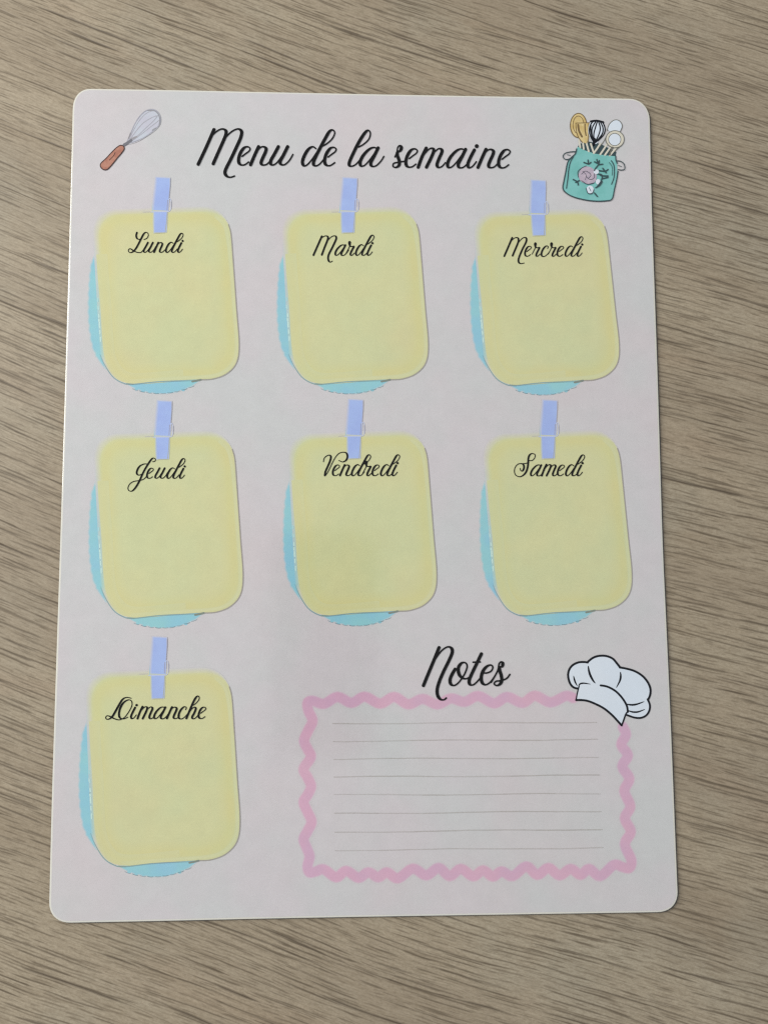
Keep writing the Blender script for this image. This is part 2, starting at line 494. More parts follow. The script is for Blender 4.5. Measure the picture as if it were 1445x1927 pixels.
# ------------------------------------------------------------------ script lettering
def pen(px, wmin, wmax, n=6):
    """Pointed-pen stroke: thick going down, thin going up or across."""
    P = smooth(px, n=n)
    W = []
    for i in range(len(P)):
        a, c = P[max(i - 1, 0)], P[min(i + 1, len(P) - 1)]
        dx, dy = c[0] - a[0], c[1] - a[1]; l = math.hypot(dx, dy) or 1
        s = max(0.0, dy / l)
        W.append(wmin + (wmax - wmin) * min(1.0, (s / 0.85)) ** 1.6)
    for _ in range(3):
        W = [(W[max(i - 1, 0)] + 2 * W[i] + W[min(i + 1, len(W) - 1)]) / 4 for i in range(len(W))]
    return P, W


# lower-case letters: (anchor x, baseline y, x-height, strokes[, dot]) as traced
G = {
    'e': (475, 388, 145, [[(492, 318), (520, 296), (548, 275), (556, 254), (536, 240), (507, 250), (480, 288), (465, 335), (468, 370), (487, 386), (515, 383), (545, 362)]]),
    'n': (555, 388, 145, [[(622, 240), (592, 305), (558, 384)], [(574, 335), (600, 290), (632, 250), (660, 240), (682, 256), (674, 290), (655, 330), (642, 368), (655, 386), (688, 380), (718, 350)]]),
    'u': (718, 388, 145, [[(782, 240), (750, 300), (722, 350), (722, 378), (742, 386), (775, 363), (812, 312)], [(856, 240), (822, 308), (797, 355), (802, 380), (830, 384), (868, 352), (898, 302)]]),
    'd': (975, 393, 145, [[(1082, 256), (1056, 240), (1020, 262), (988, 315), (974, 362), (986, 392), (1012, 384), (1050, 342), (1085, 290)],
                          [(1125, 240), (1168, 216), (1210, 178), (1232, 132), (1216, 106), (1188, 120), (1150, 185), (1105, 270), (1070, 342), (1062, 380), (1082, 393), (1112, 378), (1145, 340)]]),
    'l': (-10, 393, 145, [[(62, 240), (104, 216), (145, 175), (156, 128), (138, 106), (108, 132), (62, 205), (22, 285), (-8, 352), (-12, 384), (8, 393), (40, 378), (75, 340)]]),
    'a': (72, 396, 145, [[(212, 262), (190, 246), (150, 258), (102, 306), (76, 358), (80, 392), (108, 390), (148, 350), (190, 292)],
                         [(218, 250), (188, 312), (160, 368), (168, 395), (200, 393), (238, 358), (264, 318)]]),
    's': (345, 404, 145, [[(352, 322), (368, 285), (374, 250), (388, 232), (404, 244), (396, 270), (374, 284), (372, 310), (386, 350), (386, 386), (362, 405), (338, 398), (342, 374), (378, 364), (430, 356)]]),
    'm': (535, 404, 145, [[(602, 250), (568, 320), (538, 402)], [(556, 345), (592, 292), (628, 256), (652, 252), (662, 272), (642, 325), (604, 402)],
                          [(625, 345), (660, 292), (694, 258), (718, 256), (728, 278), (706, 330), (688, 380), (700, 404), (728, 396), (755, 366)]]),
    'i': (935, 404, 145, [[(986, 262), (952, 328), (934, 376), (944, 403), (972, 392), (1002, 355)]], (1005, 231, 14)),
    'r': (820, 523, 200, [[(735, 478), (780, 395), (812, 320), (822, 268), (806, 250), (792, 278), (808, 332), (840, 350), (886, 345), (862, 398), (828, 465), (820, 512), (850, 521), (895, 478)]]),
    'c': (668, 405, 155, [[(762, 282), (772, 252), (740, 243), (695, 288), (668, 350), (672, 396), (708, 408), (752, 380), (790, 338)]]),
    'h': (1115, 360, 145, [[(1198, 188), (1232, 162), (1268, 118), (1272, 82), (1250, 72), (1216, 112), (1168, 215), (1110, 356)],
                           [(1130, 312), (1168, 248), (1206, 214), (1230, 228), (1208, 290), (1182, 338), (1195, 361), (1226, 350), (1255, 318)]]),
    'o': (478, 622, 240, [[(540, 435), (502, 500), (480, 560), (490, 612), (530, 627), (576, 598), (622, 540), (662, 470), (682, 400), (662, 360), (622, 360), (585, 400), (577, 450), (592, 505), (628, 540), (668, 548), (705, 532)]]),
    't': (710, 620, 240, [[(850, 252), (798, 360), (740, 480), (706, 565), (714, 612), (750, 619), (792, 588), (835, 540)], [(752, 350), (836, 348)]]),
    'z': (1065, 622, 240, [[(965, 590), (1010, 515), (1046, 440), (1058, 375), (1080, 350), (1102, 365), (1094, 402), (1066, 412), (1066, 450), (1084, 510), (1090, 570), (1068, 612), (1030, 628), (1000, 608), (1022, 578), (1066, 572), (1115, 560), (1155, 538), (1186, 496)]]),
    'f': (850, 622, 240, [[(878, 480), (920, 478), (966, 456), (985, 412), (962, 386), (915, 402), (870, 455), (848, 530), (860, 596), (900, 619), (950, 592), (1000, 530), (1048, 445)]]),
}


def word(name, label, parent, box, base, xh, caps, letters, wmin=0.08, wmax=0.18, slope=0.0, zz=None):
    P = Print(zz or Z4); sc = box[2]
    u = xh / sc
    for st in caps:
        px, W = pen(crop(st, box), wmin * u, wmax * u)
        P.stroke(px, W)
    for ch, ax in letters:
        g = G[ch]; k = xh / g[2]; by = base + slope * (ax - letters[0][1])
        for st in g[3]:
            px, W = pen(crop([(ax + (x - g[0]) * k, by + (y - g[1]) * k) for x, y in st], box), wmin * u, wmax * u)
            P.stroke(px, W)
        if len(g) > 4:
            x, y, r = g[4]
            c = crop([(ax + (x - g[0]) * k, by + (y - g[1]) * k)], box)[0]
            P.dot(c, r * k / sc * 1.15)
    return P.build(name, BLACK, parent, label)


bA, bB, bN = (340, 220, 4.25), (660, 220, 4.25), (770, 1190, 6.283)
word('title_word', 'black script word Menu', root, bA, 388, 145,
     [[(268, 103), (228, 195), (185, 290), (142, 380)],
      [(232, 180), (262, 142), (300, 110), (335, 98), (362, 112), (362, 145), (340, 200), (300, 290), (262, 376)],
      [(335, 205), (375, 150), (420, 112), (462, 98), (488, 118), (482, 165), (450, 238), (402, 340), (364, 415), (356, 452), (374, 478), (402, 484), (432, 474)]],
     [('e', 475), ('n', 557), ('u', 718)])
word('title_word', 'black script word de', root, bA, 393, 145, [], [('d', 975), ('e', 1162)])
word('title_word', 'black script word la', root, bB, 396, 145, [], [('l', -10), ('a', 72)])
word('title_word', 'black script word semaine', root, bB, 404, 145, [],
     [('s', 345), ('e', 450), ('m', 535), ('a', 770), ('i', 935), ('n', 1012), ('e', 1190)], slope=0.008)
word('notes_heading', 'black script word Notes above the pink frame', root, bN, 622, 240,
     [[(350, 180), (302, 300), (232, 468), (166, 628)],
      [(300, 325), (360, 240), (410, 192), (462, 170), (500, 192), (505, 240), (468, 332), (400, 470), (350, 590), (328, 680), (336, 750), (370, 792), (410, 795), (436, 775)]],
     [('o', 478), ('t', 710), ('f', 850), ('z', 1065)], wmin=0.08, wmax=0.165)

# ------------------------------------------------------------------ the seven day cards
def quad_map(src, dst):
    """Projective map that takes the four src corners to the four dst corners."""
    import numpy as np
    A, B = [], []
    for (x, y), (u, v) in zip(src, dst):
        A += [[x, y, 1, 0, 0, 0, -u * x, -u * y], [0, 0, 0, x, y, 1, -v * x, -v * y]]; B += [u, v]
    h = np.linalg.solve(np.array(A, float), np.array(B, float))
    def f(p):
        w_ = h[6] * p[0] + h[7] * p[1] + 1
        return ((h[0] * p[0] + h[1] * p[1] + h[2]) / w_, (h[3] * p[0] + h[4] * p[1] + h[5]) / w_)
    return f


Q1 = [(125, 350), (1235, 318), (1325, 1710), (215, 1768)]
CARD = []
for a, v, b in (((140, 560), (125, 340), (340, 346)), ((1010, 325), (1222, 318), (1246, 520)),
                ((1312, 1440), (1330, 1708), (1090, 1722)), ((440, 1758), (235, 1768), (196, 1520))):
    CARD += corner(a, v, b, 8)
DOILY_L = [(150, 660), (128, 700), (104, 770), (88, 900), (80, 1050), (80, 1200), (90, 1330), (112, 1450), (150, 1550), (215, 1640), (400, 1600), (400, 700)]
DOILY_B = [(345, 1728), (400, 1768), (450, 1795), (510, 1818), (580, 1832), (650, 1842), (720, 1842), (790, 1830), (860, 1808), (930, 1778), (985, 1738), (1010, 1690), (960, 1560), (600, 1540), (380, 1600), (320, 1690)]
cards = [
    ('monday', (150, 320, 4.379), [(125, 350), (1235, 318), (1325, 1710), (215, 1768)], (693, 62), (668, 517)),
    ('tuesday', (510, 320, 4.379), [(105, 350), (1205, 318), (1308, 1710), (190, 1768)], (655, 65), (637, 517)),
    ('wednesday', (870, 320, 4.379), [(105, 368), (1172, 340), (1310, 1715), (215, 1780)], (628, 85), (632, 540)),
    ('thursday', (150, 740, 4.189), [(130, 345), (1212, 312), (1298, 1712), (210, 1778)], (675, 60), (658, 520)),
    ('friday', (510, 740, 4.189), [(150, 345), (1217, 305), (1318, 1700), (232, 1758)], (672, 50), (657, 515)),
    ('saturday', (880, 740, 4.189), [(128, 345), (1180, 305), (1310, 1692), (245, 1758)], (650, 55), (635, 515)),
    ('sunday', (140, 1190, 4.1), [(105, 330), (1205, 285), (1288, 1738), (168, 1812)], (665, 35), (650, 510)),
]
WORDS = {
    'monday': ((230, 425, 10.32), 520, 188, [[(292, 135), (278, 190), (292, 245), (338, 266), (382, 240)],
        [(430, 268), (482, 246), (514, 190), (500, 142), (460, 130), (420, 166), (380, 240), (330, 340), (280, 430), (232, 490), (180, 522), (138, 512), (128, 470), (165, 448), (232, 490), (300, 518), (370, 518), (415, 470)]],
        [('u', 422), ('n', 620), ('d', 855), ('i', 1088)]),
    'tuesday': ((580, 430, 10.32), 525, 198, [[(264, 155), (200, 300), (102, 520)],
        [(222, 240), (270, 180), (320, 150), (366, 150), (385, 180), (368, 245), (320, 365), (264, 515)],
        [(365, 260), (420, 190), (480, 150), (530, 150), (545, 190), (525, 250), (465, 378), (402, 500), (386, 580), (402, 640), (435, 655), (468, 635)]],
        [('a', 522), ('r', 820), ('d', 925), ('i', 1150)]),
    'wednesday': ((940, 435, 8.5), 405, 158, [[(196, 108), (145, 230), (70, 402)],
        [(165, 180), (205, 135), (245, 108), (285, 110), (298, 145), (285, 200), (245, 295), (203, 395)],
        [(280, 210), (325, 150), (370, 110), (412, 106), (426, 140), (412, 190), (360, 292), (312, 405), (296, 470), (310, 512), (345, 521), (388, 512)]],
        [('e', 412), ('r', 580), ('c', 665), ('r', 838), ('e', 928), ('d', 1045), ('i', 1238)]),
    'thursday': ((230, 850, 10.32), 520, 195, [[(600, 196), (642, 184), (652, 145), (605, 124), (560, 166), (490, 270), (412, 410), (340, 570), (270, 690), (202, 762), (142, 760), (118, 708), (150, 632), (220, 582), (300, 566), (380, 552), (435, 525), (485, 470)],
        [(490, 240), (430, 240), (352, 278), (304, 346), (288, 420), (325, 456), (392, 436)]],
        [('e', 502), ('u', 645), ('d', 880), ('i', 1125)]),
    'friday': ((600, 840, 9.03), 500, 180, [[(78, 262), (92, 202), (132, 164), (180, 150), (205, 178), (190, 250), (150, 345), (112, 430), (102, 494)],
        [(118, 490), (165, 415), (220, 300), (278, 192), (340, 122), (415, 100), (470, 118), (486, 178), (460, 238), (402, 265), (342, 240)]],
        [('e', 250), ('n', 355), ('d', 560), ('r', 820), ('e', 922), ('d', 1052), ('i', 1248)]),
    'saturday': ((955, 845, 9.32), 470, 185, [[(378, 205), (432, 198), (472, 150), (474, 98), (422, 80), (378, 110), (358, 170), (356, 240), (346, 320), (320, 400), (270, 460), (205, 487), (140, 460), (115, 400), (125, 330), (170, 272), (230, 256), (275, 280), (280, 340), (255, 385), (225, 378), (215, 340)],
        [(262, 256), (310, 255), (352, 236)]],
        [('a', 398), ('m', 590), ('e', 885), ('d', 1015), ('i', 1218)]),
    'sunday': ((190, 1300, 6.88), 360, 147, [[(395, 95), (340, 84), (290, 105), (250, 162), (205, 242), (160, 320), (125, 356), (84, 368), (66, 346), (85, 322), (125, 332), (180, 360), (245, 374), (312, 340), (370, 262), (405, 190), (400, 132), (358, 116), (298, 152), (255, 222), (238, 300), (252, 350), (300, 362), (352, 340)]],
        [('i', 395), ('m', 475), ('a', 690), ('n', 855), ('c', 1010), ('h', 1115), ('e', 1278)]),
}
FR = {'monday': 'Lundi', 'tuesday': 'Mardi', 'wednesday': 'Mercredi', 'thursday': 'Jeudi', 'friday': 'Vendredi', 'saturday': 'Samedi', 'sunday': 'Dimanche'}


def card_feather(nx, ny):         # the print is soft towards the top and left, crisp towards the bottom right
    s = max(0.0, -(nx * 0.55 + ny * 0.84))
    return 1.6 + 13.0 * s + (4.0 if nx < -0.6 else 0)


for key, box, q, pt, pb in cards:
    f = quad_map(Q1, q)
    M = lambda pts: crop([f(p) for p in pts], box)
    card = Print(Z2)
    inv = quad_map(crop(q, box), Q1)
    def und(x, y, inv=inv):
        X, Y = inv((x, y)); return 1.0 if (X < 200 and 730 < Y < 1580) or (Y > 1700 and 420 < X < 960) else 0.0
    card.soft(M(CARD), card_feather, under=und)
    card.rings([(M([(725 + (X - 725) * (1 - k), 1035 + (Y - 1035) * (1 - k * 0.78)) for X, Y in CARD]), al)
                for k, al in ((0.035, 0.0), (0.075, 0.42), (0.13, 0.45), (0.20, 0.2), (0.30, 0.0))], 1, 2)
    # warm tint along the left and lower edge, pale rim on the right
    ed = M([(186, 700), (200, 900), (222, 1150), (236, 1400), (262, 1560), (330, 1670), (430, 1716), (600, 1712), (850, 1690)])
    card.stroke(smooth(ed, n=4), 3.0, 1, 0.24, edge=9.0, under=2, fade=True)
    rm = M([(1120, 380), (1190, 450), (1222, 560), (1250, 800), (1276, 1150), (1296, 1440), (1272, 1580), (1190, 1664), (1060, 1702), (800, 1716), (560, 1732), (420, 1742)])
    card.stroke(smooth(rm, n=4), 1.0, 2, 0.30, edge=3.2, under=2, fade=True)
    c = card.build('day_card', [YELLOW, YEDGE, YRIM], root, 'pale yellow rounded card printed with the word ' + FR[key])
    # aqua doily peeping out behind
    d = Print(Z1)
    dl_ = smooth(DOILY_L[:9], False, 10)
    dl_ = [(x - 8.0 * abs(math.sin(y / 24.0)) * (1 if 740 < y < 1540 else 0), y) for x, y in dl_] + DOILY_L[9:]
    d.soft(M(dl_), lambda nx, ny: 4.5 if nx < -0.3 else 3.0)
    d.soft(M(DOILY_B), lambda nx, ny: 3.0)
    for t in range(8):            # scallops along the lower rim
        u = t / 8; x = 470 + 440 * u; y = 1812 + 26 * (1 - (2 * u - 1) ** 2) - 8 * u
        z_ = d.z; d.dot(M([(x, y - 6)])[0], 3.6, 0, 3.0); d.z = z_
    rim = []
    for t in range(65):
        u = t / 64; x = 430 + 530 * u
        rim.append((x, 1797 + 48 * (1 - (2 * u - 1) ** 2) - 30 * u * u + 5.0 * abs(math.sin(u * math.pi * 9))))
    rp = M(rim)
    for t in range(9):
        d.stroke(rp[t * 7 + 1:t * 7 + 7], 1.3, 1, 0.6 + 0.25 * (t % 2))
    for t in range(6):
        yy = 1120 + t * 52; xx = 150 + t * 5
        d.stroke(M([(xx, yy), (xx + 2, yy + 22)]), 2.6, 2, 0.9, under=1)
    dl = d.build('doily', [AQUA, AQUADK, LACE], c)
    # lace holes lie just at the card's soft edge, above it
    h = Print(Z2 + 3e-5)
    for t in range(6):
        yy = 1060 + t * 66; xx = 152 + t * 4.5
        h.stroke(M([(xx, yy), (xx + 2, yy + 22)]), 2.6, 0, (0.4, 0.6, 0.9, 0.95, 0.9, 0.8)[t], under=1)
    h.build('lace_edge', [LACE], c)['kind'] = 'stuff'
    # thin drop shadow drawn in the card's print, strongest at the right and bottom
    o = Print(Z2 + 2e-5)
    ol = M([(1228, 450), (1250, 540), (1270, 800), (1295, 1150), (1316, 1440), (1294, 1590), (1212, 1680), (1100, 1722), (1000, 1728)])
    o.stroke(smooth(ol, n=5), 2.2, 0, 0.62)
    ol = M([(990, 1730), (860, 1736), (640, 1746), (430, 1766), (350, 1752), (272, 1700), (205, 1600), (170, 1520)])
    P_ = smooth(ol, n=5)
    o.stroke(P_, [1.5 + 0.8 * (1 - i / len(P_)) for i in range(len(P_))], 0, 0.5, under=1, fade=True)
    o.stroke(M([(930, 1742), (965, 1736), (1000, 1728)]), 3.6, 0, 0.8, under=1)
    o.stroke(M([(390, 1762), (440, 1766)]), 2.4, 0, 0.6, under=1)
    o.stroke(M([(525, 347), (592, 345)]), 1.2, 0, 0.25)
    o.build('card_drop_shadow', [GREYLINE], c)
    # clothes peg
    PT, PB = Vector((693, 62)), Vector((668, 517)); T, Bq = Vector(pt), Vector(pb)
    def pm(pts, T=T, Bq=Bq, PT=PT, PB=PB, box=box):
        out = []
        for x, y in pts:
            t = (y - PT.y) / (PB.y - PT.y); ax0 = PT.x + (PB.x - PT.x) * t
            out.append((T.x + (Bq.x - T.x) * t + (x - ax0) * box[2] / 4.379, T.y + (Bq.y - T.y) * t))
        return crop(out, box)
    g = Print(Z3)
    g.soft(pm([(632, 62), (690, 64), (746, 68), (746, 120), (742, 180), (738, 240), (732, 345), (608, 345), (614, 240), (624, 150)]), lambda nx, ny: 6.5 if nx < -0.4 else (4.0 if ny < -0.4 else 1.6), under=lambda x, y, yj=pm([(670, 350)])[0][1]: 2.0 if y > yj else 0.0)
    g.soft(pm([(612, 340), (728, 340), (724, 430), (718, 515), (615, 518), (612, 430)]), lambda nx, ny: 5.0 if nx < -0.4 else 1.8, under=lambda x, y: 2.0)
    g.stroke(pm([(750, 75), (748, 130), (738, 235)]), 1.4, 2, 0.55)
    g.stroke(pm([(724, 350), (718, 430), (708, 512)]), 1.4, 2, 0.5, under=2)
    g.stroke(pm([(705, 518), (628, 520)]), 1.4, 2, 0.4, under=2)
    g.stroke(smooth(pm([(590, 347), (660, 345), (735, 343), (752, 320), (756, 270), (748, 238), (736, 245)]), n=4), 1.5, 1, 0.9)
    g.stroke(pm([(728, 250), (722, 330)]), 1.3, 2, 0.6)
    g.stroke(pm([(757, 262), (757, 322)]), 1.3, 2, 0.45)
    g.build('clothes_peg', [PEG, PEGLINE, PEGDK], c)
    bx, base, xh, caps, letters = WORDS[key]
    word('day_name', None, c, bx, base, xh, caps, letters, wmin=0.082, wmax=0.178)

# ------------------------------------------------------------------ notes frame, ruled lines
bF = (540, 1280, 2.157)
FRAME = [(1160, 72), (1130, 64), (1068, 90), (1005, 63), (955, 92), (892, 68), (840, 94), (775, 64), (720, 88), (665, 74), (610, 98), (550, 76), (492, 98), (435, 68), (378, 95), (315, 67), (262, 92), (205, 68), (150, 96), (105, 84), (84, 92),
         (88, 125), (104, 165), (86, 205), (70, 245), (84, 280), (97, 312), (68, 360), (84, 395), (98, 430), (86, 462), (68, 495), (84, 535), (100, 575), (84, 612), (68, 645), (80, 680), (92, 715), (84, 755), (92, 780), (118, 776),
         (150, 768), (200, 800), (240, 774), (290, 802), (330, 780), (370, 800), (405, 780), (450, 804), (510, 765), (565, 792), (615, 762), (660, 795), (705, 766), (755, 796), (795, 772), (835, 797), (870, 776), (915, 795), (970, 756), (1015, 790), (1060, 762), (1105, 792), (1150, 766), (1190, 790), (1225, 766), (1270, 795), (1325, 750), (1360, 758), (1388, 762),
         (1396, 730), (1370, 665), (1394, 615), (1370, 560), (1392, 512), (1368, 450), (1388, 400), (1360, 350), (1382, 305), (1356, 262), (1374, 222), (1362, 190)]
fr = Print(Z1)
fr.band(smooth(crop(FRAME, bF), n=5), 9.8, 1.8)
fr.build('notes_frame', [PINK], root, 'wavy pink frame round the ruled notes lines')
LY = [176, 248, 320, 393, 466, 541, 617, 691]; RY = [170, 240, 315, 386, 461, 532, 605, 680]
for k in range(8):
    r = Print(Z2)
    pts = []
    for i in range(25):
        u = i / 24
        pts.append((187 + k * 1.2 + (1068 + k * 2.5) * u, LY[k] + (RY[k] - LY[k]) * u + 2.0 * math.sin(u * 9 + k) + random.uniform(-.6, .6)))
    i0 = 0
    while i0 < 24:                 # the print of the fine rules comes and goes
        i1 = min(24, i0 + random.choice((2, 3, 4, 5)))
        r.stroke(crop(pts[i0:i1 + 1], bF), random.uniform(1.3, 1.8), 0, random.choice((0.3, 0.36, 0.42, 0.48)))
        i0 = i1
    r.build('ruled_line', [RULE], root)

# ------------------------------------------------------------------ chef hat
bH = (1040, 1210, 6.881)
H = Print(Z3)
hat = [(455, 235), (520, 190), (600, 165), (690, 168), (770, 200), (820, 255), (865, 315), (940, 330), (1050, 360), (1150, 420), (1220, 500), (1258, 590), (1258, 670), (1225, 740),
       (1250, 800), (1247, 870), (1210, 935), (1140, 970), (1050, 965), (960, 935), (935, 925), (905, 1010), (885, 1065), (840, 1015), (760, 928), (660, 845), (560, 790), (450, 745), (365, 735), (300, 738),
       (315, 650), (330, 585), (270, 575), (220, 520), (195, 430), (205, 350), (250, 290), (320, 255), (400, 250), (440, 256)]
H.poly(crop(hat, bH), 0)
ho = H.build('chef_hat', [HAT], root, 'pale blue-white chef hat drawing over the corner of the pink frame')
L_ = Print(Z3 + 4e-5)
def hs(pts, wd, taper=False):
    P_ = smooth(crop(pts, bH), n=6); n_ = len(P_)
    W_ = [wd / 6.881 * (max(0.25, math.sin(math.pi * (0.12 + 0.80 * i / (n_ - 1)))) if taper else 1) for i in range(n_)]
    L_.stroke(P_, W_)
hs([(448, 252), (400, 246), (325, 252), (250, 290), (206, 352), (195, 430), (218, 518), (262, 572), (322, 590)], 27)
hs([(455, 238), (520, 190), (600, 166), (690, 169), (770, 202), (820, 258), (868, 318)], 27)
hs([(862, 316), (940, 330), (1050, 362), (1150, 422), (1220, 502), (1257, 590), (1254, 670), (1226, 738)], 27)
hs([(1222, 728), (1250, 800), (1244, 872), (1205, 935), (1135, 968), (1050, 964), (955, 932)], 25)
hs([(298, 738), (365, 738), (450, 750), (560, 794), (660, 848), (760, 930), (840, 1015), (886, 1066)], 27)
hs([(886, 1066), (908, 1010), (938, 925), (962, 890)], 20)
hs([(298, 738), (312, 655), (335, 560)], 16)
hs([(455, 300), (462, 355), (482, 420), (520, 490), (545, 518)], 28, True)
hs([(265, 428), (282, 495), (312, 555)], 20, True)
hs([(328, 560), (350, 528), (400, 520), (482, 532)], 20, True)
hs([(615, 548), (700, 564), (790, 610), (860, 672), (920, 750), (955, 820), (966, 890)], 26)
hs([(870, 378), (874, 430), (862, 490), (818, 576)], 24, True)
hs([(945, 790), (1010, 800), (1080, 792), (1175, 758)], 24, True)
hs([(965, 872), (1030, 892), (1100, 890), (1185, 858)], 22, True)
L_.build('hat_outline', [NAVY], ho)

# ------------------------------------------------------------------ whisk drawing
bW = (170, 190, 9.03)
WOODB = ink('whisk_handle_ink', rgb(196, 140, 118), rgb(178, 116, 96), None, 500, 0.08)
BROWN = ink('dark_brown_ink', rgb(70, 38, 28), fine=0.0)
STEEL = ink('steel_line_ink', rgb(122, 128, 152), rgb(150, 154, 175), None, 400, 0.05, alpha=True)
STEELF = ink('steel_wash_ink', rgb(206, 206, 222), rgb(206, 216, 228), None, 200, 0.05, alpha=True)
SLATE = ink('slate_ink', rgb(52, 58, 74), fine=0.0, alpha=True)
wk = Print(Z3)
wk.soft(crop(smooth([(640, 720), (700, 540), (790, 370), (890, 220), (1000, 150), (1120, 165), (1190, 260), (1190, 390), (1100, 500), (960, 600), (800, 690)], True, 4), bW), 2.0, 0, 0.85)
wo = wk.build('whisk_wires_drawing', [STEELF], root, 'small printed whisk with lilac wires and brown handle')
wl = Print(Z3 + 3e-5)
def ws(pts, wd, mi=0, al=0.8): wl.stroke(smooth(crop(pts, bW), n=5), wd / 9.03, mi, al * 0.8)
ws([(610, 740), (690, 560), (760, 400), (850, 260), (950, 172), (1060, 145), (1150, 190), (1195, 290), (1182, 400), (1100, 490), (1000, 570), (880, 645), (740, 700), (640, 725)], 16)
ws([(640, 710), (780, 520), (900, 380), (1040, 290), (1130, 255)], 12, 0, 0.55)
ws([(640, 710), (800, 600), (960, 450), (1080, 340), (1150, 250)], 12, 0, 0.6)
ws([(640, 700), (750, 480), (850, 320), (960, 210), (1080, 170), (1140, 210)], 10, 0, 0.5)
ws([(700, 690), (880, 560), (1020, 450), (1110, 380), (1175, 330)], 10, 0, 0.5)
ws([(980, 165), (1060, 165), (1120, 185), (1165, 240), (1188, 330), (1175, 400)], 15, 1, 0.7)
ws([(690, 550), (655, 640)], 18, 1, 0.7); ws([(700, 650), (790, 610)], 26, 1, 0.6); ws([(1060, 500), (1115, 465)], 18, 1, 0.6)
ws([(580, 748), (640, 715), (700, 672)], 46, 1, 0.95)
wl.build('wire', [STEEL, SLATE], wo)
wh = Print(Z3 + 6e-5)
hp = [(575, 775), (582, 820), (540, 885), (480, 955), (400, 1055), (335, 1130), (290, 1168), (232, 1170), (186, 1130), (178, 1085), (205, 1045), (280, 975), (370, 878), (450, 800), (520, 757)]
wh.poly(crop(smooth(hp, True, 3), bW), 0)
wh.stroke(smooth(crop(hp + [hp[0]], bW), n=4), 17 / 9.03, 1)
wh.stroke(smooth(crop([(430, 880), (400, 940), (330, 1010)], bW), n=4), 12 / 9.03, 1)
wh.build('whisk_handle', [WOODB, BROWN], wo)

# ------------------------------------------------------------------ utensil jar drawing
bJ = (1040, 200, 9.03)
TEAL = ink('teal_jar_ink', rgb(118, 196, 190), rgb(132, 206, 202), None, 160, 0.06)
TEALDK = ink('dark_teal_ink', rgb(22, 62, 68), fine=0.0)
GOLD = ink('gold_spoon_ink', rgb(232, 210, 150), rgb(216, 188, 116), None, 400, 0.05)
OCHRE = ink('ochre_line_ink', rgb(122, 96, 44), fine=0.0)
CREAM = ink('cream_ink', rgb(226, 222, 204), None, None, 200, 0.04)
OLIVE = ink('olive_grey_ink', rgb(104, 104, 92), fine=0.0)
LILAC = ink('lilac_flower_ink', rgb(206, 190, 204), rgb(186, 172, 190), None, 600, 0.05)
jd = Print(Z3)
jar = [(420, 690), (520, 745), (700, 805), (900, 838), (1060, 850), (1064, 920), (1088, 985), (1090, 1080), (1076, 1250), (1040, 1420), (1000, 1580), (900, 1612), (720, 1615), (520, 1590), (330, 1540), (205, 1465), (165, 1390), (180, 1280), (210, 1130), (240, 960), (300, 880), (372, 820), (396, 740)]
jd.poly(crop(jar, bJ), 0)
jo = jd.build('utensil_jar_drawing', [TEAL], root, 'printed teal jar with flower emblem holding cooking utensils')
def jset(z):
    p = Print(z)
    def f(pts, wd, mi=0, n=5, closed=False): p.stroke(smooth(crop(pts, bJ), closed, n), wd / 9.03, mi)
    return p, f
ut, us = jset(Z3 + 1e-5)          # utensils standing in the jar
ell = lambda cx, cy, rx, ry, n=18: [(cx + rx * math.cos(2 * math.pi * i / n), cy + ry * math.sin(2 * math.pi * i / n)) for i in range(n)]
ring = lambda pts: pts + [pts[0]]
ut.poly(crop([(450, 640), (600, 600), (800, 640), (1000, 740), (1074, 780), (1060, 850), (900, 838), (700, 805), (520, 745), (420, 690)], bJ), 3)
for x0, y0, x1, y1 in ((440, 560, 460, 700), (500, 560, 520, 730), (560, 600, 605, 770), (640, 640, 690, 790), (800, 640, 690, 800), (930, 620, 800, 820), (1000, 650, 880, 830), (1080, 690, 960, 840)):
    us([(x0, y0), ((x0 + x1) / 2, (y0 + y1) / 2 + 5), (x1, y1)], 30, 4); 
ut.poly(crop(ell(432, 330, 138, 205), bJ), 0); us(ring(ell(432, 330, 138, 205)), 16, 1)
us(ring(ell(430, 320, 92, 150)), 12, 1)
ut.poly(crop([(385, 290), (620, 285), (606, 560), (560, 640), (480, 600), (410, 480)], bJ), 0)
us([(385, 290), (620, 285)], 14, 1); us([(385, 290), (395, 420), (430, 530), (500, 620)], 14, 1)
us([(425, 320), (440, 420), (490, 520)], 34, 1); us([(540, 310), (545, 420), (560, 500)], 22, 1); us([(605, 300), (598, 480), (590, 620)], 14, 1)
ut.poly(crop(smooth([(600, 470), (600, 360), (640, 270), (740, 248), (840, 270), (885, 370), (870, 470), (790, 560), (740, 640), (680, 630), (640, 560)], True, 3), bJ), 5)
for pts in ([(690, 620), (630, 500), (615, 390), (660, 280), (740, 252), (830, 270), (880, 380), (860, 480), (780, 570), (720, 620)],
            [(690, 620), (660, 480), (665, 370), (720, 270)], [(700, 620), (690, 480), (720, 360), (750, 262)], [(705, 620), (770, 500), (800, 380), (770, 265)], [(715, 620), (830, 480), (845, 370), (800, 270)], [(690, 620), (640, 440), (640, 330)]):
    us(pts, 22, 2)
us([(640, 262), (740, 250), (850, 275)], 34, 2)
us([(700, 560), (690, 660)], 44, 2)
ut.poly(crop(smooth([(930, 400), (960, 300), (1040, 240), (1120, 250), (1170, 340), (1130, 440), (1040, 470)], True, 3), bJ), 5)
us([(915, 420), (955, 310), (1035, 242), (1120, 250), (1172, 335), (1140, 430)], 13, 6)
ut.poly(crop(ell(1050, 565, 155, 145), bJ), 4); us(ring(ell(1050, 565, 155, 145)), 13, 6)
ut.poly(crop(ell(1045, 570, 100, 100), bJ), 5); us(ring(ell(1045, 570, 104, 104)), 11, 6)
